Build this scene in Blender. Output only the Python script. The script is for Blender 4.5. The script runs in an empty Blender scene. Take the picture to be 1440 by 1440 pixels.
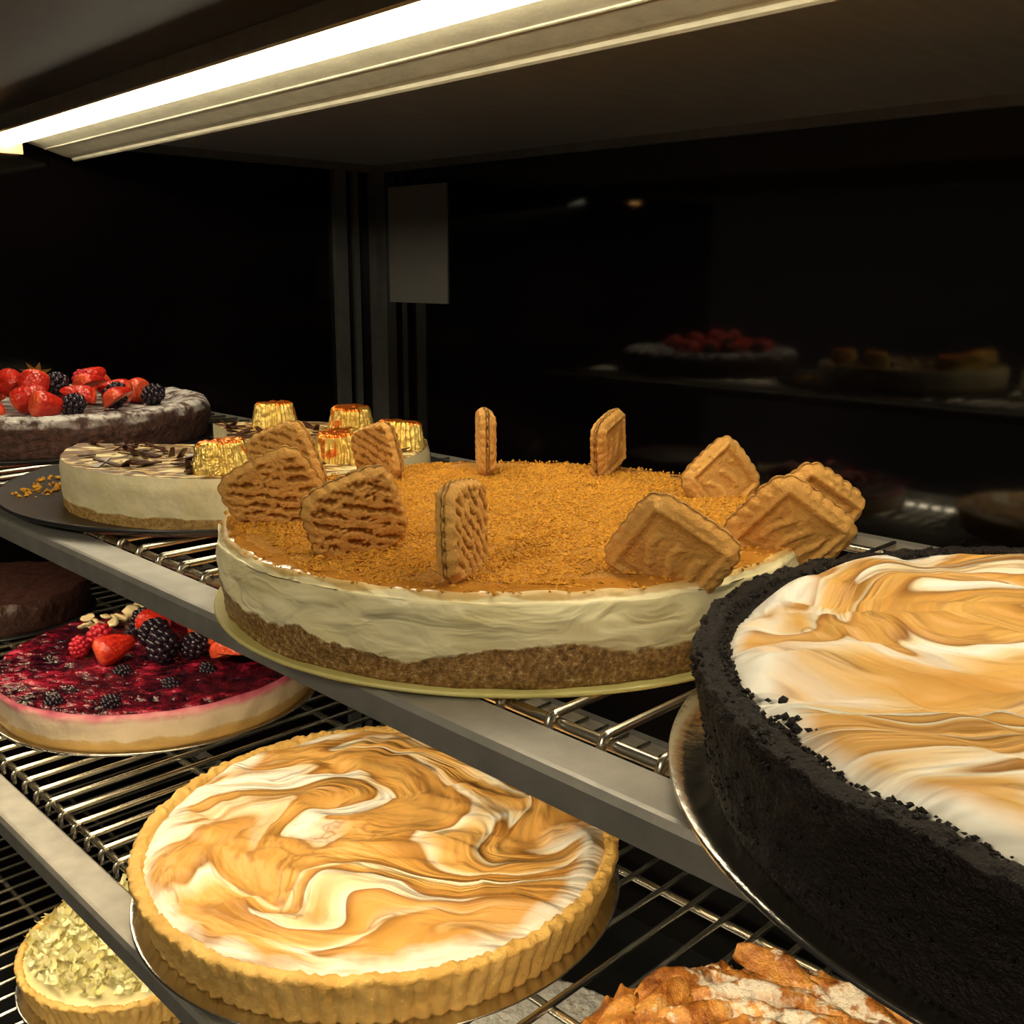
import bpy, math, random
from mathutils import Vector, Matrix, noise
random.seed(7)
pi=math.pi; R2=math.sqrt(2)
sc=bpy.context.scene
try:
    sc.view_settings.view_transform='Standard'
except Exception as e: print(e)
def N(x,y,z): return noise.noise(Vector((x,y,z)))
# ---------------------------------------------------------------- mesh builder
class MB:
    def __init__(s): s.v=[];s.f=[];s.m=[];s.c=[]
    def add(s,vs,fs,m=0,cols=None):
        o=len(s.v); s.v.extend(vs); s.f.extend([tuple(i+o for i in f) for f in fs]); s.m.extend([m]*len(fs))
        s.c.extend(cols if cols else [1.0]*len(vs))
    def obj(s,name,mats,parent=None,loc=(0,0,0),rot=(0,0,0),smooth=True):
        me=bpy.data.meshes.new(name); me.from_pydata([tuple(v) for v in s.v],[],s.f); 
        for m in mats: me.materials.append(m)
        me.polygons.foreach_set('material_index',s.m)
        me.polygons.foreach_set('use_smooth',[smooth]*len(s.f))
        a=me.color_attributes.new('Col','FLOAT_COLOR','POINT')
        buf=[]
        for c in s.c: buf.extend((c,c,c,1))
        a.data.foreach_set('color',buf)
        me.update()
        ob=bpy.data.objects.new(name,me); sc.collection.objects.link(ob)
        ob.location=loc; ob.rotation_euler=rot
        if parent: ob.parent=parent
        return ob
def empty(name,loc=(0,0,0),rot=(0,0,0)):
    e=bpy.data.objects.new(name,None); e.empty_display_size=.05; sc.collection.objects.link(e); e.location=loc; e.rotation_euler=rot; return e
def dens(prof,step):
    out=[prof[0]]
    for a,b in zip(prof,prof[1:]):
        d=math.hypot(b[0]-a[0],b[1]-a[1]); n=max(1,int(d/step+.5))
        for i in range(1,n+1): out.append((a[0]+(b[0]-a[0])*i/n,a[1]+(b[1]-a[1])*i/n))
    return out
def lathe(mb,prof,seg=96,fn=None,m=0,mf=None):
    vs=[];idx=[]
    for r,z in prof:
        if r<1e-6:
            idx.append([len(vs)]*seg); p=(0,0,z); vs.append(fn(0,0,z) if fn else p)
        else:
            row=[]
            for i in range(seg):
                t=2*pi*i/seg; row.append(len(vs)); vs.append(fn(r,t,z) if fn else (r*math.cos(t),r*math.sin(t),z))
            idx.append(row)
    for k,(a,b) in enumerate(zip(idx,idx[1:])):
        fs=[]
        for i in range(seg):
            j=(i+1)%seg; q=[a[i],a[j],b[j],b[i]]; u=[]
            for x in q:
                if x not in u: u.append(x)
            if len(u)>2: fs.append(tuple(u))
        if k==0: mb.add(vs,fs,mf(k) if mf else m); base=len(mb.v)-len(vs)
        else:
            mb.f.extend([tuple(i+base for i in f) for f in fs]); mb.m.extend([mf(k) if mf else m]*len(fs))
def box(mb,x0,x1,y0,y1,z0,z1,m=0):
    vs=[(x,y,z) for x in(x0,x1) for y in(y0,y1) for z in(z0,z1)]
    mb.add(vs,[(0,1,3,2),(4,6,7,5),(0,4,5,1),(2,3,7,6),(0,2,6,4),(1,5,7,3)],m)
def extr(mb,poly,f0,f1,m=0):
    n=len(poly); vs=[(f0,a,b) for a,b in poly]+[(f1,a,b) for a,b in poly]
    fs=[(i,(i+1)%n,(i+1)%n+n,i+n) for i in range(n)]+[tuple(range(n))[::-1],tuple(range(n,2*n))]
    mb.add(vs,fs,m)
def tube(mb,pts,r,seg=8,m=0):
    pts=[Vector(p) for p in pts]; vs=[];n=len(pts); up=None
    for i,p in enumerate(pts):
        t=(pts[min(i+1,n-1)]-pts[max(i-1,0)]).normalized()
        if up is None: up=t.orthogonal().normalized()
        up=(up-t*up.dot(t)).normalized(); w=t.cross(up)
        for k in range(seg):
            a=2*pi*k/seg; vs.append(p+(up*math.cos(a)+w*math.sin(a))*r)
    fs=[]
    for i in range(n-1):
        for k in range(seg):
            j=(k+1)%seg; fs.append((i*seg+k,i*seg+j,(i+1)*seg+j,(i+1)*seg+k))
    fs.append(tuple(range(seg))[::-1]); fs.append(tuple((n-1)*seg+k for k in range(seg)))
    mb.add([tuple(v) for v in vs],fs,m)
def crumb(mb,p,r,m=0,col=1.0):
    rx=r*random.uniform(.7,1.3);ry=r*random.uniform(.7,1.3);rz=r*random.uniform(.6,1.1);a=random.uniform(0,pi);c,s_=math.cos(a),math.sin(a)
    def T(x,y,z):
        x+=random.uniform(-.25,.25);y+=random.uniform(-.25,.25);z+=random.uniform(-.25,.25)
        x*=rx;y*=ry;z*=rz
        return (p[0]+c*x-s_*y,p[1]+s_*x+c*y,p[2]+z)
    vs=[T(1,0,0),T(-1,0,0),T(0,1,0),T(0,-1,0),T(0,0,1),T(0,0,-1)]
    mb.add(vs,[(0,2,4),(2,1,4),(1,3,4),(3,0,4),(2,0,5),(1,2,5),(3,1,5),(0,3,5)],m,[col*random.uniform(.75,1.15)]*6)
# ---------------------------------------------------------------- materials
class NT:
    def __init__(s,name):
        s.mat=bpy.data.materials.new(name); s.mat.use_nodes=True; s.t=s.mat.node_tree; s.n=s.t.nodes; s.b=s.n['Principled BSDF']
        s.tc=s.n.new('ShaderNodeTexCoord')
    def link(s,a,b): s.t.links.new(a,b)
    def set(s,k,v):
        i=s.b.inputs.get(k)
        if i is None: return
        if isinstance(v,bpy.types.NodeSocket): s.link(v,i)
        else: i.default_value=v
    def map(s,scale=(1,1,1),rot=(0,0,0),vec=None,loc=(0,0,0)):
        n=s.n.new('ShaderNodeMapping'); n.inputs['Scale'].default_value=scale; n.inputs['Rotation'].default_value=rot; n.inputs['Location'].default_value=loc
        s.link(vec or s.tc.outputs['Object'],n.inputs['Vector']); return n.outputs[0]
    def noise(s,scale,detail=3,rough=.5,vec=None,dist=0,color=False):
        n=s.n.new('ShaderNodeTexNoise'); n.inputs['Scale'].default_value=scale; n.inputs['Detail'].default_value=detail
        n.inputs['Roughness'].default_value=rough; n.inputs['Distortion'].default_value=dist
        s.link(vec or s.tc.outputs['Object'],n.inputs['Vector']); return n.outputs['Color' if color else 'Fac']
    def voro(s,scale,vec=None):
        n=s.n.new('ShaderNodeTexVoronoi'); n.inputs['Scale'].default_value=scale; s.link(vec or s.tc.outputs['Object'],n.inputs['Vector']); return n.outputs['Distance']
    def ramp(s,fac,stops,interp='LINEAR'):
        n=s.n.new('ShaderNodeValToRGB'); r=n.color_ramp; r.interpolation=interp
        while len(r.elements)<len(stops): r.elements.new(.5)
        for e,(p,c) in zip(r.elements,stops):
            e.position=p; e.color=(c[0],c[1],c[2],1) if not isinstance(c,(int,float)) else (c,c,c,1)
        s.link(fac,n.inputs[0]); return n.outputs[0]
    def math(s,op,a,b=None,c=None):
        n=s.n.new('ShaderNodeMath'); n.operation=op
        for i,x in enumerate((a,b,c)):
            if x is None: continue
            if isinstance(x,(int,float)): n.inputs[i].default_value=x
            else: s.link(x,n.inputs[i])
        return n.outputs[0]
    def vmath(s,op,a,b,out=0):
        n=s.n.new('ShaderNodeVectorMath'); n.operation=op
        for i,x in enumerate((a,b)):
            if isinstance(x,tuple): n.inputs[i].default_value=x
            elif isinstance(x,(int,float)): 
                if op=='SCALE': n.inputs['Scale'].default_value=x
            else: s.link(x,n.inputs[i])
        return n.outputs[out]
    def mix(s,f,a,b):
        n=s.n.new('ShaderNodeMix'); n.data_type='RGBA'
        for i,x in ((0,f),(6,a),(7,b)):
            if isinstance(x,(int,float)): n.inputs[i].default_value=x
            elif isinstance(x,tuple): n.inputs[i].default_value=(*x,1)
            else: s.link(x,n.inputs[i])
        return n.outputs[2]
    def bump(s,h,dist=.001,strength=1,prev=None):
        n=s.n.new('ShaderNodeBump'); n.inputs['Distance'].default_value=dist; n.inputs['Strength'].default_value=strength
        s.link(h,n.inputs['Height'])
        if prev: s.link(prev,n.inputs['Normal'])
        s.link(n.outputs[0],s.b.inputs['Normal']); return n.outputs[0]
    def xyz(s):
        n=s.n.new('ShaderNodeSeparateXYZ'); s.link(s.tc.outputs['Object'],n.inputs[0]); return n.outputs
    def rad(s):
        x,y,z=s.xyz(); return s.math('SQRT',s.math('ADD',s.math('MULTIPLY',x,x),s.math('MULTIPLY',y,y)))
    def col(s):
        n=s.n.new('ShaderNodeVertexColor'); n.layer_name='Col'; return n.outputs[0]
    def nz(s):
        g=s.n.new('ShaderNodeNewGeometry'); n=s.n.new('ShaderNodeSeparateXYZ'); s.link(g.outputs['Normal'],n.inputs[0]); return n.outputs[2]
    def vortex(s,vec,c,ang,rad):
        d=s.vmath('DISTANCE',vec,(c[0],c[1],0.0),out=1)
        q=s.math('DIVIDE',d,rad); e=s.math('EXPONENT',s.math('MULTIPLY',s.math('MULTIPLY',q,q),-1.0))
        n=s.n.new('ShaderNodeVectorRotate'); n.rotation_type='Z_AXIS'; n.inputs['Center'].default_value=(c[0],c[1],0)
        s.link(vec,n.inputs['Vector']); s.link(s.math('MULTIPLY',e,ang),n.inputs['Angle']); return n.outputs[0]
def simple(name,c,rough=.5,metal=0,bs=None,bd=.0005,var=.25,vs=60,**kw):
    t=NT(name)
    f=t.noise(vs,4)
    t.set('Base Color',t.mix(f,tuple(x*(1-var) for x in c),tuple(min(1,x*(1+var)) for x in c)))
    t.set('Roughness',rough); t.set('Metallic',metal)
    if bs: t.bump(t.noise(bs,4),bd)
    for k,v in kw.items(): t.set(k.replace('_',' '),v)
    return t.mat
def emis(name,c,st):
    t=NT(name); t.set('Base Color',(*c,1)); t.set('Emission Color',(*c,1)); t.set('Emission Strength',st); return t.mat
def meringue(name,rot,R,vort,seed=0.0,tan=0.0,sc_=7.5,st=2.4,tanmix=.55):
    t=NT(name)
    v=t.map((1,1,0))
    for c,a,r in vort: v=t.vortex(v,c,a,r)
    v=t.map((1,st,1),(0,0,rot),vec=v,loc=(seed,seed*.7,0))
    w=t.vmath('SCALE',t.vmath('SUBTRACT',t.noise(6,1.2,vec=v,color=True),(.5,.5,.5)),.17)
    v=t.vmath('ADD',v,w)
    h=t.noise(sc_,2.0,.42,vec=v)
    W=(.90,.87,.81);C=(.88,.72,.47);T=(.66,.33,.075);L=(.76,.44,.13);B=(.28,.11,.02)
    hh=t.math('ADD',h,tan)
    c=t.ramp(hh,[(.26,T),(.31,L),(.35,C),(.375,W),(.415,W),(.426,C),(.433,B),(.450,T),(.49,L),(.535,T),(.560,B),(.564,C),(.570,W),(.582,C),(.605,L),(.64,T),(.672,B),(.677,W),(.72,C),(.76,T)])
    lo=t.noise(8,2.5,vec=v)
    c=t.mix(t.math('MULTIPLY',t.ramp(lo,[(.43,0),(.60,1)]),tanmix),c,(.70,.37,.10))
    n2=t.noise(26,2.5,.5,vec=v)
    c=t.mix(t.ramp(n2,[(.60,0),(.65,.6),(.68,0)]),c,B)
    e=t.math('ADD',t.rad(),t.math('MULTIPLY',t.math('SUBTRACT',t.noise(20,3),.5),.045))
    c=t.mix(t.ramp(t.math('MULTIPLY_ADD',t.math('SUBTRACT',e,R-.008),90,.5),[(.1,0),(.9,.95)]),c,W)
    t.set('Base Color',c); t.set('Roughness',.45); t.set('Specular IOR Level',.4)
    t.bump(t.math('ADD',h,t.math('MULTIPLY',n2,.25)),.050,.75)
    return t.mat

M={}
M['bar']=simple('worn_steel',(.40,.385,.36),.5,.7,bs=500,bd=.0001,var=.4,vs=45)
M['wire']=simple('chrome_wire',(.66,.62,.53),.27,1,var=.3,vs=80)
M['alu']=simple('aluminium_trim',(.26,.26,.26),.4,.8)
M['black']=simple('black_panel',(.012,.012,.012),.4)
t=NT('ceiling_metal'); x,y,z=t.xyz(); n=t.noise(12,2,vec=t.map((9,1,1)))
rear_light_mask=t.ramp(t.math('MULTIPLY_ADD',t.math('SUBTRACT',y,.43),20,.5),[(.2,0),(.8,1)])  # metal colour darkened before the LED, lightened behind it, to balance its light
t.set('Base Color',t.mix(rear_light_mask,t.ramp(n,[(.35,(.022,.024,.026)),(.7,(.028,.029,.031))]),t.ramp(n,[(.35,(.28,.29,.31)),(.65,(.34,.35,.37))]))); t.set('Roughness',.45); M['ceil']=t.mat
def glass(name,spec,rough):
    t=NT(name); n=t.noise(3,2); t.set('Base Color',t.ramp(n,[(.3,(.0020,.0015,.0018)),(.8,(.006,.004,.0045))])); t.set('Roughness',rough); t.set('IOR',spec); return t.mat
M['glassb']=glass('dark_glass',1.66,.055); M['glassl']=glass('dark_glass_side',1.35,.12)
M['led']=emis('led_light',(1,.88,.62),27); M['led2']=emis('led_shelf_light',(1,.82,.50),34); M['led3']=emis('led_low_light',(1,.84,.55),50)
M['diff']=simple('fixture_face',(.58,.55,.42),.32,.4,bs=200,bd=.0003)
M['paper']=simple('paper',(.15,.145,.135),.8,var=.05)
M['board']=simple('cake_board',(.64,.58,.22),.35)
M['pan']=simple('dark_pan',(.05,.05,.055),.35,.7)
M['silver']=simple('silver_plate',(.60,.57,.52),.25,1,bs=120,bd=.0006)
# main cake side
t=NT('cream_and_crust_side'); x,y,z=t.xyz()
nb=t.math('ADD',t.math('MULTIPLY',t.noise(13,3,.55),.036),t.math('MULTIPLY',t.noise(150,3),.004))
d=t.math('SUBTRACT',z,t.math('ADD',nb,-.004))
mask=t.ramp(t.math('MULTIPLY_ADD',d,300,.5),[(.3,0),(.7,1)])
g=t.noise(420,4,.7)
crust=t.ramp(g,[(.33,(.12,.05,.012)),(.5,(.33,.17,.045)),(.60,(.48,.28,.10)),(.70,(.78,.62,.38))])
cream=t.ramp(t.noise(30,4,vec=t.map((1,1,3))),[(.3,(.83,.72,.40)),(.65,(.94,.85,.56))])
cm=t.mix(mask,crust,cream)
d2=t.math('SUBTRACT',z,t.math('ADD',t.math('MULTIPLY',t.noise(45,3),.006),.0358))
cm=t.mix(t.ramp(t.math('MULTIPLY_ADD',d2,500,.5),[(.3,0),(.7,.8)]),cm,(.60,.36,.10))
t.set('Base Color',cm); t.set('Roughness',.38)
hb=t.mix(mask,g,t.noise(38,2.5,.45,vec=t.map((1,1,2.4)),dist=1.0))
t.bump(hb,.0048,.7); M['side']=t.mat
# crumb top w/ caramel ring
t=NT('crumb_top'); r=t.rad()
e=t.math('ADD',r,t.math('MULTIPLY',t.math('SUBTRACT',t.noise(22,4),.5),.035))
mask=t.ramp(t.math('MULTIPLY_ADD',t.math('SUBTRACT',e,.140),200,.5),[(.3,0),(.7,1)])
g=t.noise(700,4,.7)
cr=t.ramp(g,[(.3,(.28,.11,.012)),(.5,(.54,.24,.03)),(.7,(.74,.38,.07))])
t.set('Base Color',t.mix(mask,cr,(.48,.20,.03))); t.set('Roughness',t.mix(mask,(.9,.9,.9),(.12,.12,.12)))
t.bump(t.mix(mask,g,t.noise(60,2)),.002,.8); M['crumbtop']=t.mat
def vcol(name,stops,rough=.8,ns=500,bd=.0006,mx=.4,**kw):
    t=NT(name); c=t.ramp(t.col(),stops); g=t.noise(ns,3,.6)
    t.set('Base Color',t.mix(t.math('MULTIPLY',g,mx),c,tuple(x*.35 for x in stops[-1][1]))); t.set('Roughness',rough); t.bump(g,bd)
    for k,v in kw.items(): t.set(k.replace('_',' '),v)
    return t.mat
M['crumb']=vcol('biscuit_crumbs',[(.6,(.46,.18,.016)),(1,(.80,.40,.060))],.95,mx=.3,Specular_IOR_Level=.1)
M['biscuit']=vcol('speculoos_biscuit',[(0,(.16,.055,.008)),(.45,(.50,.22,.04)),(1,(.90,.50,.15))],.75,ns=380,bd=.0013,mx=.38,Specular_IOR_Level=.25)
M['oreo']=vcol('chocolate_crumb_crust',[(.6,(.0050,.0036,.0034)),(1,(.014,.0095,.0090))],.6,ns=520,bd=.0022,mx=.3,Specular_IOR_Level=.25)
M['tartcrust']=vcol('tart_crust',[(0,(.60,.33,.065)),(1,(.84,.54,.17))],.65,ns=300,bd=.001,mx=.25)
M['mer1']=meringue('torched_meringue',.5,.143,[((.0,.0),1.4,.10),((-.07,.05),-1.3,.055),((.08,.05),1.3,.055),((.05,-.08),-1.3,.055),((-.07,-.06),1.2,.05)],.13,.012,5.2,2.5,.85)
M['mer2']=meringue('torched_meringue_pie',1.5,.151,[((-.05,.02),-1.8,.08),((-.09,-.05),1.5,.05),((.02,.08),1.6,.05),((-.03,-.07),-1.5,.04),((.07,0),1.6,.06)],.71,0,6.5,2.2,.55)
# cream cake 2
t=NT('cream_topping_drizzle'); n=t.noise(38,3,.5,vec=t.map((1,2.5,1),(0,0,.6)),dist=1.5)
t.set('Base Color',t.ramp(n,[(.38,(.82,.72,.42)),(.45,(.72,.50,.18)),(.49,(.24,.10,.03)),(.60,(.05,.02,.015)),(.70,(.55,.35,.12))])); t.set('Roughness',.4); t.bump(n,.003); M['drizz']=t.mat
t=NT('cream_side_low_crust'); x,y,z=t.xyz()
mask=t.ramp(t.math('MULTIPLY_ADD',t.math('SUBTRACT',z,t.math('ADD',t.math('MULTIPLY',t.noise(40,3),.006),.005)),400,.5),[(.3,0),(.7,1)])
g=t.noise(350,4,.7)
t.set('Base Color',t.mix(mask,t.ramp(g,[(.35,(.35,.18,.04)),(.65,(.65,.42,.15))]),t.ramp(t.noise(40,3),[(.3,(.84,.72,.42)),(.7,(.92,.82,.56))])))
t.set('Roughness',.5); t.bump(t.mix(mask,g,t.noise(60,3)),.003,.7); M['side2']=t.mat
t=NT('berry_cheesecake_side'); x,y,z=t.xyz()
zz=t.math('ADD',z,t.math('MULTIPLY',t.noise(50,4),.010))
c=t.ramp(t.math('MULTIPLY',zz,22),[(.26,(.55,.33,.10)),(.34,(.62,.40,.16)),(.38,(.78,.62,.42)),(.66,(.80,.62,.46)),(.80,(.62,.16,.22)),(.90,(.25,.012,.05))])
t.set('Base Color',c); t.set('Roughness',.5); t.bump(t.noise(120,3),.002,.6); M['side3']=t.mat
t=NT('berry_jam_top'); n=t.noise(42,4,.65); vz=t.voro(70)
t.set('Base Color',t.ramp(n,[(.38,(.012,.003,.008)),(.52,(.09,.005,.014)),(.62,(.28,.010,.030)),(.72,(.50,.04,.09))])); t.set('Roughness',.15)
t.bump(t.math('ADD',n,t.math('MULTIPLY',vz,-.5)),.011,.9); M['jam']=t.mat
t=NT('sugared_chocolate'); n=t.noise(55,5,.7); nz=t.nz()
sug=t.math('MULTIPLY',t.ramp(n,[(.42,0),(.55,1)]),t.ramp(nz,[(.25,0),(.75,1)]))
t.set('Base Color',t.mix(sug,t.ramp(t.noise(200,3),[(.35,(.045,.018,.014)),(.7,(.13,.055,.04))]),(.70,.66,.64))); t.set('Roughness',.7); t.bump(t.noise(180,4,.7),.004,.9); M['choc']=t.mat
t=NT('strawberry_red'); v=t.voro(300); c=t.ramp(t.col(),[(0,(.80,.34,.16)),(.45,(.75,.06,.02)),(1,(.50,.010,.008))])
t.set('Base Color',c); t.set('Roughness',.3); t.bump(v,.0012,.7); M['straw']=t.mat
M['blackb']=simple('blackberry',(.016,.008,.018),.25,var=.5,vs=200)
M['raspb']=simple('raspberry',(.50,.012,.03),.4,var=.3,vs=200)
M['leaf']=simple('leaf',(.25,.24,.05),.5)
t=NT('gold_foil'); n=t.noise(160,3,.6)
t.set('Base Color',t.ramp(t.noise(75,2),[(.46,(.85,.20,.02)),(.50,(.85,.22,.02)),(.53,(1,.68,.14)),(.60,(1,.68,.14))])); t.set('Metallic',.85); t.set('Roughness',.3); t.bump(n,.0015,.8); M['gold']=t.mat
t=NT('gold_foil_side'); n=t.noise(170,4,.65); t.set('Base Color',t.ramp(t.noise(90,1),[(.60,(.95,.70,.22)),(.63,(.95,.70,.22)),(.66,(.85,.25,.04))])); t.set('Metallic',.85); t.set('Roughness',.33); t.bump(n,.0018,.9); M['goldside']=t.mat
t=NT('glazed_pastry'); nz=t.nz(); sug=t.math('MULTIPLY',t.ramp(t.noise(22,5,.75),[(.55,0),(.61,1)]),t.ramp(nz,[(.3,0),(.8,.9)]))
t.set('Base Color',t.mix(sug,t.ramp(t.noise(55,4,.65),[(.32,(.12,.028,.005)),(.46,(.38,.13,.02)),(.60,(.62,.28,.06)),(.74,(.78,.46,.15))]),(.78,.72,.62))); t.set('Roughness',.38); t.bump(t.noise(120,4,.65),.004,.8); M['pastry']=t.mat
t=NT('icing_sugar_top'); t.set('Base Color',t.ramp(t.noise(110,5,.7),[(.32,(.50,.38,.24)),(.42,(.84,.80,.74)),(.6,(.92,.90,.86))])); t.set('Roughness',.8); t.bump(t.noise(150,4),.004); M['sugar']=t.mat
M['shav']=vcol('chocolate_shavings',[(.6,(.66,.58,.20)),(1,(.88,.82,.48))],.5,ns=200,mx=.3)
# ---------------------------------------------------------------- display case (f along shelf, s depth) rotated -45deg
ROT=(0,0,-pi/4)
F0,F1=-1.305,.78; SB=1.011; CZ=.16; FZ=-.86
def caseobj(name,fn,mats,parent=None,smooth=False):
    mb=MB(); fn(mb); return mb.obj(name,mats,parent,rot=ROT if parent is None else (0,0,0),smooth=smooth)
caseobj('wall_back',lambda m:box(m,F0-.02,F1+.02,SB,SB+.02,FZ,CZ),[M['glassb']])
caseobj('wall_left',lambda m:box(m,F0-.02,F0,.12,SB,FZ,CZ),[M['glassl']])
caseobj('wall_right',lambda m:box(m,F1,F1+.02,.12,SB,FZ,CZ),[M['glassl']])
caseobj('ceiling',lambda m:box(m,F0-.02,F1+.02,.10,SB+.02,CZ,CZ+.03),[M['ceil']])
caseobj('floor',lambda m:box(m,F0-.02,F1+.02,.10,SB+.02,FZ-.03,FZ),[M['black']])
def trims(m):
    box(m,F0,F0+.018,SB-.018,SB,FZ,CZ); 
    extr(m,[(SB-.010,CZ-.010),(SB,CZ-.010),(SB,CZ),(SB-.010,CZ)],F0,F1)
    box(m,F0,F0+.012,.12,SB-.018,CZ-.010,CZ)
    box(m,F0,F0+.010,SB-.085,SB-.065,FZ,CZ-.010)
    box(m,F0,F0+.006,SB-.050,SB-.040,FZ,CZ-.010)
caseobj('trim_1',trims,[M['alu']])
caseobj('paper_sign',lambda m:box(m,-1.275,-1.142,SB-.003,SB-.0005,-.04,.128),[M['paper']])
# LED light fixture
led=empty('led_light_fixture',loc=(-.0283,-.0283,0),rot=(0,0,-pi/4-math.radians(2.9)))
LF0=F0+.012; LF1=F1-.06
def house(m):
    extr(m,[(.452,.147),(.500,.133),(.512,.131),(.514,.133),(.514,.160),(.405,.160),(.405,.152),(.415,.150)],LF0,LF1)
    tube(m,[(LF0,.511,.1325),(LF1,.511,.1325)],.0042,10)
    tube(m,[(LF0,.478,.1405),(LF1,.478,.1405)],.002,8)
    extr(m,[(.4045,.1455),(.4075,.1445),(.4085,.160),(.4045,.160)],LF0,LF1)  # lip added to keep LED light off the ceiling before it
caseobj('housing',house,[M['diff']],led)
def ledm(m):
    pr=[(.431+.0095*math.cos(a),.149-.0120*math.sin(a)) for a in [pi*i/8 for i in range(9)]]
    extr(m,pr[::-1],LF0+.02,LF1-.01)
caseobj('led_tube',ledm,[M['led']],led,True)
caseobj('end_cap',lambda m:box(m,LF0,LF0+.02,.415,.447,.130,.1545),[simple('endcap',(.5,.28,.12),.5)],led)
# shelves
def shelf(name,zt,s0,s1,sp,lightmat,f0=F0+.005,f1=F1-.01,ph=0):
    e=empty(name,rot=ROT)
    def bar(m):
        z=zt-.0012; extr(m,[(s0,z-.003),(s0+.002,z-.0005),(s0+.004,z),(s0+.024,z),(s0+.026,z-.002),(s0+.026,z-.012),(s0,z-.014)],f0,f1)
        extr(m,[(s1,z-.012),(s1,z),(s1+.010,z),(s1+.010,z-.012)],f0,f1)
    caseobj('front_rail',bar,[M['bar']],e)
    def wires(m):
        r=.0021; z=zt-r; f=f0+.012+ph
        while f<f1-.01:
            tube(m,[(f,s0+.0335,z-.010),(f,s0+.0335,z-.004),(f,s0+.0345,z-.001),(f,s0+.037,z),(f,s1+.001,z)],r,8); f+=sp
        for s_ in (s0+.039,s0+.14,s0+.27,s1-.012): tube(m,[(f0,s_,z-.0045),(f1,s_,z-.0045)],.0026,8)
    caseobj('wires',wires,[M['wire']],e,True)
    if lightmat:
        caseobj('light_channel',lambda m:box(m,f0,f1,s0+.010,s0+.028,zt-.0192,zt-.0132),[M['black']],e)
        caseobj('light_strip',lambda m:box(m,f0+.01,f1-.01,s0+.013,s0+.026,zt-.0212,zt-.0192),[lightmat],e)
    return e
ZA=-.168
shelf('wire_shelf',ZA,.246,.640,.0275,M['led2'],ph=.012)
shelf('wire_shelf',-.375,.213,.640,.0225,M['led3'])
ZC=-.66
shelf('wire_shelf',ZC,.190,.640,.0225,None)
# ---------------------------------------------------------------- main biscuit cheesecake
def disc_plate(name,parent,R,mat,z=0,th=.002,lip=.0,seg=128):
    mb=MB(); p=[(0,0),(R-lip*2-.001,0),(R-.0006,lip),(R,lip+th*.5),(R-.0006,lip+th),(R-lip*2-.001,th),(R*.6,th),(0,th)]
    lathe(mb,p,seg); return mb.obj(name,[mat],parent,(0,0,z))
RC=.157; HC=.041
ck=empty('biscuit_cheesecake',(.000,.552,ZA))
disc_plate('cake_board',ck,.160,M['board'],th=.002)
def fn(r,t,z):
    x,y=math.cos(t),math.sin(t)
    rr=r
    if r>.12:
        k=min(1,(r-.12)/.03)
        rr=r+k*(.0022*N(x*3,y*3,z*60)+.0013*N(x*9,y*9,z*110)+ (.0007*N(x*22,y*22,z*60)))
    zz=z
    if z>.038: zz=z+.0009*N(r*x*40,r*y*40,3)+.0008*N(r*x*110,r*y*110,5)-(.0018*max(0,(r-.150))/.007)
    return (rr*x,rr*y,zz)
mb=MB(); prof=dens([(.1545,0),(.1560,.012),(RC,.030),(RC-.001,HC-.0025),(RC-.0035,HC)],.0012); n1=len(prof)-3
prof2=dens([(RC-.0035,HC),(0,HC)],.002)[1:]
lathe(mb,[(0,0)]+prof+prof2,320,fn,mf=lambda k:0 if k<n1 else (0 if k<n1+4 else 1))
mb.obj('cake_body',[M['side'],M['crumbtop']],ck,(0,0,.002))
TOPZ=HC+.002
mb=MB()
for i in range(26000):
    r=.149*math.sqrt(random.random()); t=random.uniform(0,2*pi); x,y=r*math.cos(t),r*math.sin(t)
    if r+.035*N(x*28,y*28,2)>.140: continue
    crumb(mb,(x,y,TOPZ+.0001+.0009*N(x*40,y*40,3)+.0005*random.random()),random.uniform(.0005,.0011)*(1.7 if random.random()<.05 else 1))
for i in range(700):
    r=random.uniform(.138,.155); t=random.uniform(0,2*pi); crumb(mb,(r*math.cos(t),r*math.sin(t),TOPZ),random.uniform(.0006,.0012))
mb.obj('biscuit_crumbs',[M['crumb']],ck,smooth=False)
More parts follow.
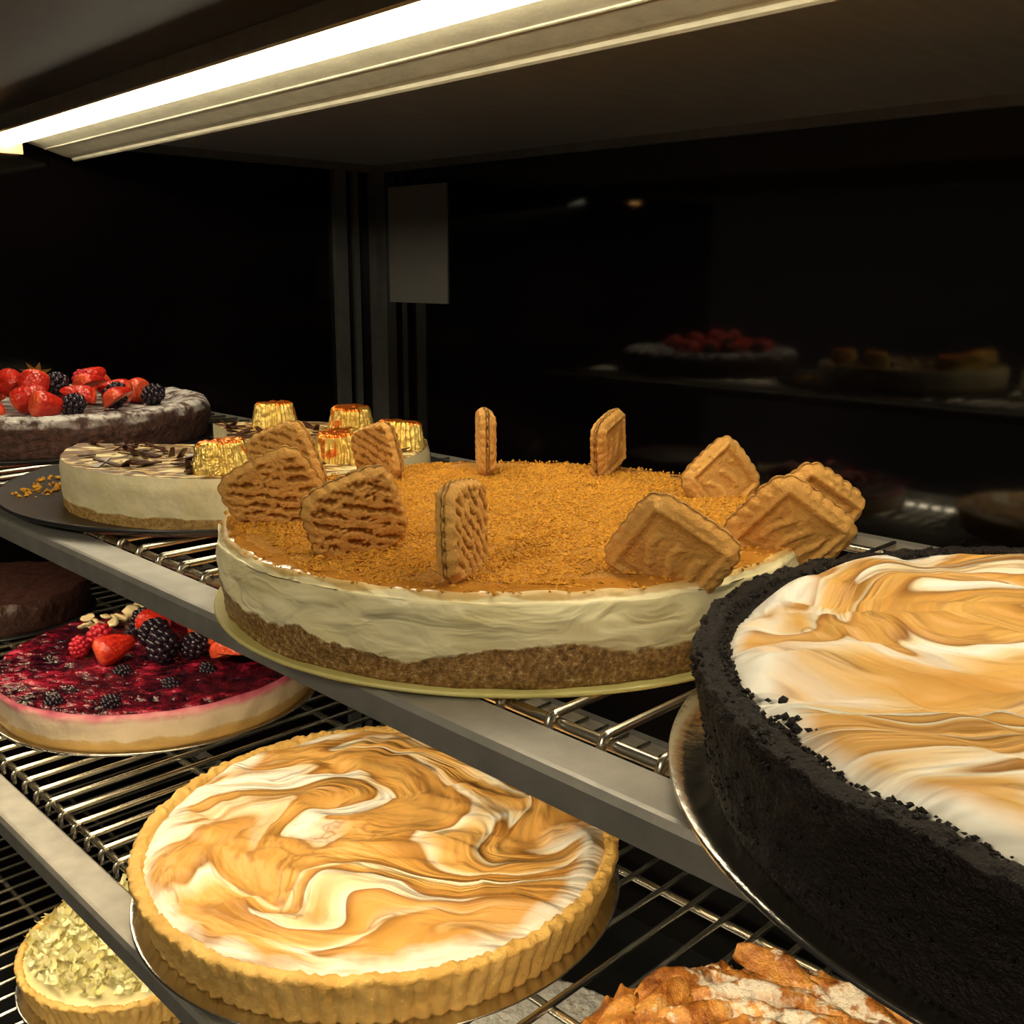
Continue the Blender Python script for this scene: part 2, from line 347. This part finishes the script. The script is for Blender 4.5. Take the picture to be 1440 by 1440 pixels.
def biscuit(parent,x,y,yaw,tilt=0,lean=0,hs=.0245,up=.020,seed=0,thick=.0094):
    mb=MB(); nr,nt=40,144; vr=random.Random(seed)
    asp=vr.uniform(.94,1.06)
    def outline(t):
        c,s_=math.cos(t),math.sin(t); n=4.4
        r=hs/((abs(c*asp)**n+abs(s_)**n)**(1/n))
        r*=1+.050*(abs(math.sin(t*12+seed))**.8)-.03+.012*N(c*2,s_*2,seed)
        return r
    for side in (-1,1):
        vs=[];cs=[];fs=[]
        for i in range(nr+1):
            q=i/nr
            for j in range(nt):
                t=2*pi*j/nt; ro=outline(t); r=ro*q; px,pz=r*math.cos(t),r*math.sin(t)
                edge=max(0,(q-.84)/.16); th=thick/2*(1-edge**2.2*.85)
                c=.88+.15*N(px*90,pz*90,seed)
                th+=.0006*math.sin(t*24+seed*2+.5)*max(0,(q-.72)/.28)*(1-edge)
                if side==-1:
                    m=max(abs(px),abs(pz))/hs
                    rim=math.exp(-((m-.74)/.055)**2)*.0013
                    emb=0
                    if m<.56: emb=.0011*max(0,math.sin(px*620+1.5*math.sin(pz*230+seed)))*(1 if abs(pz)<hs*.34 else 0)
                    th+=rim+emb
                    if .56<m<.66: c-=.26; th-=.0004
                    if m<.56 and emb<.0001: c-=.12
                else:
                    u=px*math.cos(.6)+pz*math.sin(.6); v=-px*math.sin(.6)+pz*math.cos(.6)
                    w=math.sin(v*1150+2.6*N(u*80,v*50,seed)); w2=N(u*150,v*420,seed+4); w3=N(u*500,v*700,seed)
                    g=max(0,min(1,(w*.6+w2*1.2+w3*.9-.20)*2.6))*max(0,min(1,(.90-q)/.08))
                    th-=.0012*g; c-=.62*g
                c-=.12*edge
                d=.0003*N(px*200,pz*200,seed+side)+.00025*N(px*600,pz*600,seed)
                vs.append((px,side*(th+d),pz)); cs.append(max(0,c))
        for i in range(nr):
            for j in range(nt):
                k=(j+1)%nt; q4=(i*nt+j,i*nt+k,(i+1)*nt+k,(i+1)*nt+j); fs.append(q4 if side==1 else q4[::-1])
        mb.add(vs,fs,0,cs)
    off=(nr+1)*nt
    a=nr*nt
    for j in range(nt):
        k=(j+1)%nt; mb.f.append((a+j,a+k,off+a+k,off+a+j)); mb.m.append(0)
    ob=mb.obj('biscuit',[M['biscuit']],parent)
    Rm=Matrix.Rotation(math.radians(yaw),4,'Z')@Matrix.Rotation(math.radians(lean),4,'X')@Matrix.Rotation(math.radians(tilt),4,'Y')
    ob.matrix_local=Matrix.Translation((x,y,TOPZ+up))@Rm
    return ob
B=[(-.021,-.124,-107,-8,4,.0215,.0190),(-.018,.112,97,4,0,.0215,.020),(.062,.109,62,-14,3,.0205,.019),(.122,.040,20,-38,-6,.0210,.009),
   (.068,-.127,-20,34,18,.0245,.010),(.131,-.077,-6,38,20,.0250,.0075),(.152,-.037,6,34,14,.0245,.007),
   (-.086,.096,140,18,0,.0190,.014),(-.134,.050,158,22,-4,.0230,.016),(-.121,-.034,-172,28,-14,.0235,.014),(-.072,-.092,-153,20,-12,.0222,.0165)]
for i,(x,y,yaw,ti,le,hs,up) in enumerate(B): biscuit(ck,x,y,yaw,ti,le,hs,up,seed=i*1.7+.3)
# ---------------------------------------------------------------- chocolate crust meringue pie
pie=empty('meringue_pie',(.2235,.3045,ZA))
mb=MB(); p=[(0,0),(.150,0),(.158,.001),(.166,.004),(.1695,.0055),(.171,.0065),(.1705,.008),(.165,.0052),(.158,.0028),(.150,.002),(0,.002)]
lathe(mb,p,160); mb.obj('pie_plate',[M['silver']],pie)
def fo(r,t,z):
    x,y=math.cos(t),math.sin(t)
    if r<.12: return (r*x,r*y,z)
    d=.0012*N(x*16,y*16,z*110)+.0008*N(x*45,y*45,z*260)+.0005*N(x*110,y*110,z*600)
    dz=0
    if z>.041: dz=.0024*N(x*14,y*14,3)+.0014*N(x*40,y*40,r*300); d*=1.5
    if z<.004: d*=.3
    return ((r+d)*x,(r+d)*y,z+dz)
mb=MB(); prof=[(0,.0022)]+dens([(.156,.0022),(.160,.024),(.1640,.041),(.1630,.0455),(.156,.046),(.151,.0425),(.150,.035)],.0012)
lathe(mb,prof,420,fo); 
for i in range(6500):
    t=random.uniform(0,2*pi); r=random.uniform(.150,.164); x,y=math.cos(t),math.sin(t)
    crumb(mb,(r*x,r*y,.0447+.0028*N(x*14,y*14,3)+.0008*random.random()-(.004 if r<.152 or r>.1625 else 0)),random.uniform(.0005,.0013))
for i in range(2000):
    t=random.uniform(0,2*pi); z=random.uniform(.006,.042); r=.1562+.0078*z/.044; crumb(mb,(r*math.cos(t),r*math.sin(t),z),random.uniform(.0004,.0008))
for i in range(26):
    t=random.gauss(math.radians(193),.05); r=random.uniform(.139,.150); crumb(mb,(r*math.cos(t),r*math.sin(t),.0452),random.uniform(.0010,.0022))
mb.obj('crumb_crust',[M['oreo']],pie)
def swirl(amp,seed,k=1.0):
    def h(x,y):
        a=x+.035*N(x*14*k,y*14*k,seed); b=y*1.6+.035*N(x*14*k,y*14*k,seed+5)
        return amp*(N(a*22*k,b*22*k,seed+9)+.5*N(a*48*k,b*48*k,seed+2)+.45*(1-2*abs(N(a*34*k,b*34*k,seed+1))))
    return h
def filling(name,parent,R,z0,rise,amp,seed,mat,seg=220,step=.0018,edge=.012):
    h=swirl(amp,seed)
    def f(r,t,z):
        x,y=r*math.cos(t),r*math.sin(t)
        e=min(1,max(0,(R-r)/edge)); s_=1-(1-e)**2
        return (x,y,z+rise*s_+h(x,y)*s_)
    mb=MB(); lathe(mb,dens([(R,0),(0,0)],step),seg,f); return mb.obj(name,[mat],parent,(0,0,z0))
filling('meringue',pie,.1525,.0405,.0058,.0052,4.2,M['mer2'])
# ---------------------------------------------------------------- fluted tart
def tart(name,loc,R,H,nfl,plateR,platemat,slope=.010,rim=.0075,fillmat=None,fr=.005,amp=.003,seed=1.0,seg=None):
    e=empty(name,loc); disc_plate('serving_plate',e,plateR,platemat,th=.0015,lip=.001)
    seg=seg or nfl*8
    def f(r,t,z):
        x,y=math.cos(t),math.sin(t); rr=r; zz=z
        if r>R-slope-.004:
            k=1 if z<H-.003 else .4
            rr=r+k*.0011*(abs(math.cos(nfl*t/2))*2-1)+.0012*N(x*20,y*20,z*90)+(.0008*N(x*60,y*60,z*200))
        if z>H-.004: zz+=.0018*N(x*18,y*18,r*150+seed)+.0016*N(x*50,y*50,r*300)
        return (rr*x,rr*y,zz)
    mb=MB(); prof=[(0,0)]+dens([(R-slope,0),(R-.001,H-.003),(R-.0005,H-.001),(R-.003,H+.0005),(R-rim+.001,H),(R-rim-.001,H-.004),(R-rim-.001,H-.008)],.0016)
    lathe(mb,prof,seg,f)
    cs=[]
    for v in mb.v: cs.append(.5+.5*N(v[0]*60,v[1]*60,v[2]*60)+(.3 if v[2]<H-.004 else 0))
    mb.c=cs
    mb.obj('tart_shell',[M['tartcrust']],e,(0,0,.0015))
    if fillmat: filling('filling',e,R-rim+.0005,H-.0025,fr,amp,seed,fillmat)
    return e
tart('meringue_tart',(-.083,.597,-.375),.152,.031,92,.153,M['silver'],fillmat=M['mer1'],fr=.0045,amp=.0056,seed=2.3,rim=.009)
# ---------------------------------------------------------------- cream cake with foil wrapped cups
c2=empty('peanut_butter_cup_cheesecake',(-.205,.802,ZA))
mb=MB(); p=[(0,0),(.168,0),(.176,.003),(.180,.006),(.1805,.0075),(.178,.0075),(.168,.002),(0,.002)]
lathe(mb,p,128); mb.obj('baking_pan',[M['pan']],c2,(-.015,.02,0))
R=.140;H=.035
a0,a1=math.radians(178),math.radians(118+360) # slices removed between 118 and 178 degrees
mb=MB(); na=200; A=[a0+(a1-a0)*i/na for i in range(na+1)]
def cyl(mb,A,R,H,m0,m1,jit=.0012):
    rings=dens([(R-.001,0),(R,H*.8),(R-.002,H)],.003); vs=[];fs=[]
    for r,z in rings:
        for a in A:
            x,y=math.cos(a),math.sin(a); rr=r+jit*N(x*12,y*12,z*90); vs.append((rr*x,rr*y,z))
    n=len(A)
    for i in range(len(rings)-1):
        for j in range(n-1): fs.append((i*n+j,i*n+j+1,(i+1)*n+j+1,(i+1)*n+j))
    mb.add(vs,fs,m0)
    top=dens([(R-.002,H),(0.0005,H)],.003); vs=[];fs=[]
    for r,z in top:
        for a in A:
            x,y=math.cos(a),math.sin(a); rr=r+(jit*N(x*12,y*12,z*90) if r>R-.003 else 0); vs.append((rr*x,rr*y,z+(.0012*N(r*x*50,r*y*50,1) if r<R-.003 else 0)))
    for i in range(len(top)-1):
        for j in range(n-1): fs.append((i*n+j,i*n+j+1,(i+1)*n+j+1,(i+1)*n+j))
    mb.add(vs,fs,m1)
    for a,fl in ((A[0],0),(A[-1],1)):
        x,y=math.cos(a),math.sin(a); vs=[];fs=[]
        for i in range(21):
            for j in range(9): r=(R-.0005)*i/20; vs.append((r*x,r*y,H*j/8))
        for i in range(20):
            for j in range(8): fs.append((i*9+j,i*9+j+1,(i+1)*9+j+1,(i+1)*9+j))
        mb.add(vs,fs,m0)
cyl(mb,A,R,H,0,1)
mb.obj('cake_body',[M['side2'],M['drizz']],c2,(0,0,.002))
def cup(parent,x,y,z,s=1.0,rot=(0,0,0)):
    mb=MB(); nf=28; sd=random.uniform(0,50)
    def f(r,t,zz):
        k=.0010*math.cos(nf*t+1.2*N(zz*200,t*2,sd)) if 0<zz<.0195 and r>.010 else 0
        n=.0007*N(math.cos(t)*6+sd,math.sin(t)*6,zz*350)
        return ((r+k+n)*math.cos(t),(r+k+n)*math.sin(t),zz+(.0010*N(r*math.cos(t)*260,r*math.sin(t)*260,sd) if zz>.015 else 0))
    lathe(mb,dens([(0,0),(.0178,0),(.0178,.001),(.0142,.0175),(.0130,.0195),(0,.0195)],.0015),nf*6,f,mf=lambda k:0)
    for i,fc in enumerate(mb.f):
        if all(mb.v[k][2]>.0175 for k in fc): mb.m[i]=1
    ob=mb.obj('foil_wrapped_cup',[M['goldside'],M['gold']],parent,(x,y,z),rot); ob.scale=(s,s,s)
for (x,y,r) in ((-.21,.905,0),(-.197,.690,0),(-.124,.738,0),(-.139,.880,0),(-.088,.790,0)):
    cup(c2,x+.205,y-.800,.0368,1.10,(random.uniform(-.10,.10),random.uniform(-.10,.10),random.uniform(0,3)))
mb=MB()
for i in range(110):
    a=random.uniform(a0,a1); r=.125*math.sqrt(random.random()); p=Vector((r*math.cos(a),r*math.sin(a),.0385))
    d=Vector((random.uniform(-1,1),random.uniform(-1,1),random.uniform(-.1,.5))).normalized()*random.uniform(.004,.012); w=d.cross(Vector((0,0,1))).normalized()*.003; th=Vector((0,0,.001))
    mb.add([tuple(q) for q in (p-d-w,p-d+w,p+d+w*.6,p+d-w*.6,p-d-w+th,p-d+w+th,p+d+w*.6+th,p+d-w*.6+th)],[(3,2,1,0),(4,5,6,7),(0,1,5,4),(1,2,6,5),(2,3,7,6),(3,0,4,7)])
mb.obj('chocolate_flakes',[simple('dark_chocolate',(.07,.025,.015),.35)],c2,smooth=False)
mb=MB()
for i in range(160):
    a=random.uniform(math.radians(120),math.radians(200)); r=random.uniform(.143,.172); crumb(mb,(-.01+r*math.cos(a),.01+r*math.sin(a),.0035),random.uniform(.001,.0028))
mb.obj('loose_crumbs',[M['crumb']],c2,smooth=False)
# ---------------------------------------------------------------- berries
def ico(sub=1):
    import bmesh
    bm=bmesh.new(); bmesh.ops.create_icosphere(bm,subdivisions=sub,radius=1); bm.verts.ensure_lookup_table()
    v=[tuple(x.co) for x in bm.verts]; f=[tuple(q.index for q in x.verts) for x in bm.faces]; bm.free(); return v,f
IV,IF=ico(2)
def bberry(mb,p,s,m,M3):
    n=44
    for i in range(n):
        ph=math.acos(1-2*(i+.5)/n); th=i*2.39996
        c=Vector((math.sin(ph)*math.cos(th)*.82,math.sin(ph)*math.sin(th)*.82,math.cos(ph)*1.05))
        r=.245*random.uniform(.9,1.1)
        vs=[tuple(Vector(p)+s*(M3@(c*.85+Vector(v)*r))) for v in IV]; mb.add(vs,IF,m)
    vs=[tuple(Vector(p)+s*(M3@(Vector((v[0]*.75,v[1]*.75,v[2]*.95))))) for v in IV]; mb.add(vs,IF,m)
def sberry(mb,p,s,M3,half=False,leaf=False):
    seg=28; prof=[(0,1.15),(.18,1.10),(.38,.9),(.58,.55),(.76,.1),(.84,-.3),(.74,-.62),(.45,-.78),(0,-.72)]
    pr=[]
    for a,b in zip(prof,prof[1:]):
        for i in range(3): pr.append((a[0]+(b[0]-a[0])*i/3,a[1]+(b[1]-a[1])*i/3))
    pr.append(prof[-1]); vs=[];cs=[];fs=[]
    for r,z in pr:
        for i in range(seg):
            t=2*pi*i/seg; x,y=r*math.cos(t),r*math.sin(t)*(.9); c=.85+.15*math.sin(i*2.5)
            if z<-.45: c=.4
            if half and y<0:
                y=-.02; c=.12 if abs(x)<.30 else .45
                if abs(x)>.55: c=.7
            vs.append(tuple(Vector(p)+s*(M3@Vector((x,y,z))))); cs.append(c)
    for i in range(len(pr)-1):
        for j in range(seg):
            k=(j+1)%seg; fs.append((i*seg+j,i*seg+k,(i+1)*seg+k,(i+1)*seg+j))
    mb.add(vs,fs,0,cs)
    if leaf:
        for i in range(8):
            t=2*pi*i/8; d=Vector((math.cos(t),math.sin(t),0)); w=Vector((-d.y,d.x,0))*.16
            q=[Vector((0,0,-.8)),d*.45+w+Vector((0,0,-.86)),d*.95+Vector((0,0,-1.05+.3*random.random())),d*.45-w+Vector((0,0,-.86))]
            mb.add([tuple(Vector(p)+s*(M3@x)) for x in q],[(0,1,2,3)],3)
def rm(a,b,c): return (Matrix.Rotation(c,3,'Z')@Matrix.Rotation(b,3,'Y')@Matrix.Rotation(a,3,'X'))
def berries(parent,lst,z,k=1.0,kz=1.0):
    mb=MB()
    for kind,x,y,dz,s,a,b,c in lst:
        p=(x,y,z+dz*kz); m3=rm(a,b,c); s*=k
        if kind=='b': bberry(mb,p,s,1,m3)
        elif kind=='r': bberry(mb,p,s,2,m3)
        elif kind=='s': sberry(mb,p,s,m3)
        elif kind=='h': sberry(mb,p,s,m3,True)
        elif kind=='l': sberry(mb,p,s,m3,False,True)
    return mb.obj('berries',[M['straw'],M['blackb'],M['raspb'],M['leaf']],parent)
# chocolate berry cake on the top shelf
cb=empty('berry_chocolate_cake',(-.480,1.070,ZA)); disc_plate('serving_plate',cb,.165,M['pan'],lip=.002)
def fch(r,t,z):
    x,y=math.cos(t),math.sin(t); k=1 if z>.01 else .3
    d=k*(.002*N(x*10,y*10,z*60)+.0015*N(x*30,y*30,z*150))
    return ((r+d)*x,(r+d)*y,z+(.0015*N(x*r*60,y*r*60,1) if z>.034 else 0))
mb=MB(); lathe(mb,[(0,.002)]+dens([(.154,.002),(.158,.022),(.158,.030),(.154,.038),(.146,.041),(.132,.039),(.120,.034),(.09,.032),(0,.032)],.0025),260,fch)
mb.obj('cake_body',[M['choc']],cb)
L=[]
random.seed(3)
for i in range(17):
    a=i*2.4; r=.018+.078*math.sqrt(i/17); L.append(('h' if i%2 else 's',r*math.cos(a),r*math.sin(a)-.015,.012+.004*(i%3),.0195,pi/2+random.uniform(-.5,.5),random.uniform(-.6,.6),random.uniform(0,6)))
L+= [('b',.075,-.02,.018,.015,.5,.3,1),('b',.055,-.075,.014,.014,1,.3,1),('b',.10,.02,.014,.014,1,.6,1),('b',.02,-.03,.034,.015,1.2,.3,1),('b',-.03,-.085,.013,.014,.3,1,1),
     ('l',.005,-.045,.034,.020,2.4,.3,.4),('r',.035,.0,.034,.013,.4,0,0),('h',.05,-.02,.032,.019,1.5,.4,2.6),('s',-.03,-.02,.034,.020,1.3,1.2,.3),('s',.03,.03,.033,.019,1.0,.5,2)]
berries(cb,L,.033,.90,.78)
# berry cheesecake on shelf 2
c3=empty('berry_cheesecake',(-.325,.900,-.375)); disc_plate('serving_plate',c3,.146,M['silver'],lip=.001)
def f3(r,t,z):
    x,y=math.cos(t),math.sin(t); rr=r+(.0018*N(x*8,y*8,z*60) if r>.12 and z>.004 else 0)
    return (rr*x,rr*y,z+((.0022*N(x*r*45,y*r*45,1)+.0016*N(x*r*110,y*r*110,4)) if (z>.034 and r<.139) else 0))
mb=MB(); pr=[(0,.002)]+dens([(.139,.002),(.141,.030),(.137,.035),(0,.035)],.0022); k0=next(i for i,(r,z) in enumerate(pr) if z>.0345)-1
lathe(mb,pr,260,f3,mf=lambda k:0 if k<k0 else 1); mb.obj('cake_body',[M['side3'],M['jam']],c3)
L=[]
random.seed(5)
for i in range(9):
    L.append(('h' if i%3 else 's',.008+.009*i,.070-.013*i+random.uniform(-.006,.006),.012,.018,pi/2+random.uniform(-.3,.3),random.uniform(-.4,.4),random.uniform(-.4,.4)+2.6))
for i in range(5): L.append(('h',.050+.012*i,.035-.012*i,.012,.018,pi/2,.2,2.4+.1*i))
L+=[('b',.012,-.024,.013,.0165,.4,.2,.3),('b',-.008,.012,.013,.015,.9,.4,1),('b',.038,-.016,.011,.0135,.9,.4,1),('r',-.055,.002,.011,.0135,.2,.2,.2),('r',-.068,-.014,.008,.010,.2,.2,.2),('s',-.032,-.030,.013,.0185,1.3,.3,2.0),('s',-.018,.040,.013,.018,1.5,.3,1),('b',-.03,.045,.011,.014,0,0,0)]
for i in range(14):
    a=random.uniform(0,6.28); r=random.uniform(.05,.13); L.append(('b',r*math.cos(a),r*math.sin(a),-.001,.008,0,a,0))
berries(c3,L,.036)
mb=MB()
random.seed(9)
for k in range(16):
    a=random.uniform(1.9,2.7); r=random.uniform(.095,.128); px,py=r*math.cos(a),r*math.sin(a)
    rx,ry,rz=random.uniform(.006,.013),random.uniform(.004,.009),random.uniform(.0012,.0025); m3=rm(random.uniform(-.6,.6),random.uniform(-.5,.5),random.uniform(0,6))
    vs=[]
    for v in IV:
        n=1+.45*N(v[0]*2+k*3,v[1]*2,v[2]*2); q=m3@Vector((v[0]*rx*n,v[1]*ry*n,v[2]*rz+.002*N(v[0]*3+k,v[1]*3,1))); vs.append((px+q.x,py+q.y,.040+q.z))
    mb.add(vs,IF)
mb.obj('cream_flakes',[simple('cream_flake',(.74,.58,.34),.6)],c3)  # flakes of torn cream
# small dark cake at the far end of shelf 2
c4=empty('chocolate_cake',(-.580,1.11,-.375)); disc_plate('serving_plate',c4,.104,M['pan'])
mb=MB(); lathe(mb,[(0,.002)]+dens([(.097,.002),(.099,.028),(.095,.035),(.07,.036),(0,.038)],.0025),180,fch); mb.obj('cake_body',[simple('choc_glaze',(.035,.010,.007),.5,bs=90,bd=.004,var=.8)],c4)
# apple pastry on shelf 2
pa=empty('apple_pastry',(.124,.358,-.375)); disc_plate('serving_plate',pa,.126,M['silver'],lip=.001)
def fp(r,t,z):
    x,y=r*math.cos(t),r*math.sin(t)
    if z<.004: return (x,y,z)
    a=x+.03*N(x*24,y*24,1); b=y+.03*N(x*24,y*24,7)
    rid=1-abs(N(a*30,b*46,3))*2.6; rid2=1-abs(N(a*75,b*100,5))*2.4; n3=N(a*220,b*220,8)
    k=1 if z>.02 else .5
    d=1+.05*k*N(math.cos(t)*5,math.sin(t)*5,z*60)
    return (x*d,y*d,max(.003,z+k*(.0080*rid+.0040*rid2+.0014*n3)-.003))
mb=MB(); lathe(mb,[(0,.002)]+dens([(.110,.002),(.117,.012),(.112,.022),(.09,.029),(0,.034)],.0014),380,fp)
random.seed(11)
def petal(mb,c,s,m3):
    nu,nv=16,12; vs=[];fs=[]; sx=random.uniform(1.1,1.9); ph=random.uniform(0,6)
    for sd in (0,1):
        for i in range(nu+1):
            for j in range(nv+1):
                u=i/nu*2-1; v=j/nv*2-1; w=math.sqrt(max(0,1-.85*u*u)); x=u*sx; y=v*.60*w*(1+.2*math.sin(4*u+ph)); z=.16*(1-u*u)+.28*math.cos(v*2.4+u*1.2)*w+.06*math.sin(7*u+4*v+ph)+(-.05 if sd else .05)*(1-u*u*.9)+.10*N(u*4+ph,v*4,ph)
                vs.append(tuple(Vector(c)+s*(m3@Vector((x,y,z)))))
    n=(nu+1)*(nv+1)
    for sd in (0,1):
        for i in range(nu):
            for j in range(nv):
                q=(i*(nv+1)+j,(i+1)*(nv+1)+j,(i+1)*(nv+1)+j+1,i*(nv+1)+j+1); fs.append(tuple(k+sd*n for k in (q if not sd else q[::-1])))
    mb.add(vs,fs,0)
for i in range(95):
    r=.102*math.sqrt((i+.5)/95); a=i*2.39996; petal(mb,(r*math.cos(a),r*math.sin(a),.032+.006*(1-r/.112)+random.uniform(-.002,.002)),random.uniform(.012,.018),rm(random.uniform(-.2,.2),random.uniform(-.15,.15),a+random.uniform(1.1,2.0)))
mb.obj('pastry_layers',[M['pastry']],pa)
# sugared cake on shelf 3
s3=empty('sugar_dusted_cake',(.010,.700,ZC)); disc_plate('serving_plate',s3,.125,M['silver'])
mb=MB(); lathe(mb,[(0,.002)]+dens([(.116,.002),(.120,.036),(.114,.044),(0,.046)],.0025),200,fch); mb.obj('cake_body',[M['sugar']],s3)
# shavings tart on shelf 3
e=tart('white_chocolate_tart',(-.366,.882,ZC),.104,.032,68,.106,M['silver'],fillmat=simple('cream_fill',(.78,.70,.36),.5),fr=.006,amp=.002,seed=8)
mb=MB(); random.seed(21)
for i in range(900):
    r=.094*math.sqrt(random.random()); a=random.uniform(0,6.28); c=Vector((r*math.cos(a),r*math.sin(a),.038+random.uniform(0,.008)+.006*(1-r/.11)))
    m3=rm(random.uniform(-1.2,1.2),random.uniform(-1.2,1.2),random.uniform(0,6.28)); L_=random.uniform(.006,.013); w=random.uniform(.002,.004); rad=random.uniform(.004,.009); vs=[];cs=[]
    for k in range(6):
        t=(k/5-.5)*L_/rad
        for v in (-w,w): vs.append(tuple(c+m3@Vector((rad*math.sin(t),v,rad*(1-math.cos(t))))))
    mb.add(vs,[(2*k,2*k+1,2*k+3,2*k+2) for k in range(5)],0,[random.uniform(.55,1.1)]*12)
mb.obj('shavings',[M['shav']],e)
# ---------------------------------------------------------------- lights, world, camera
w=bpy.data.worlds.new('World'); sc.world=w; w.use_nodes=True
w.node_tree.nodes['Background'].inputs[0].default_value=(.024,.020,.017,1); w.node_tree.nodes['Background'].inputs[1].default_value=1
def area(name,loc,target,size,energy,col):
    l=bpy.data.lights.new(name,'AREA'); l.size=size; l.energy=energy; l.color=col; o=bpy.data.objects.new(name,l); sc.collection.objects.link(o)
    o.location=loc; o.rotation_euler=(Vector(target)-Vector(loc)).to_track_quat('-Z','Y').to_euler(); return o
area('room_fill_light',(-1.2,-1.1,1.1),(0,.5,-.2),.6,21,(1,.86,.58))  # unseen fill added behind the camera to brighten the cake sides
cam=bpy.data.cameras.new('camera'); co=bpy.data.objects.new('camera',cam); sc.collection.objects.link(co)
cam.lens=36.25; cam.sensor_width=36; cam.clip_start=.01; co.location=(0,0,0)
co.rotation_euler=(Matrix.Rotation(math.radians(77.1),3,'X')@Matrix.Rotation(math.radians(.3),3,'Z')).to_euler(); sc.camera=co
for o in list(sc.objects):
    if o.parent is None: o.location.z+=1.35
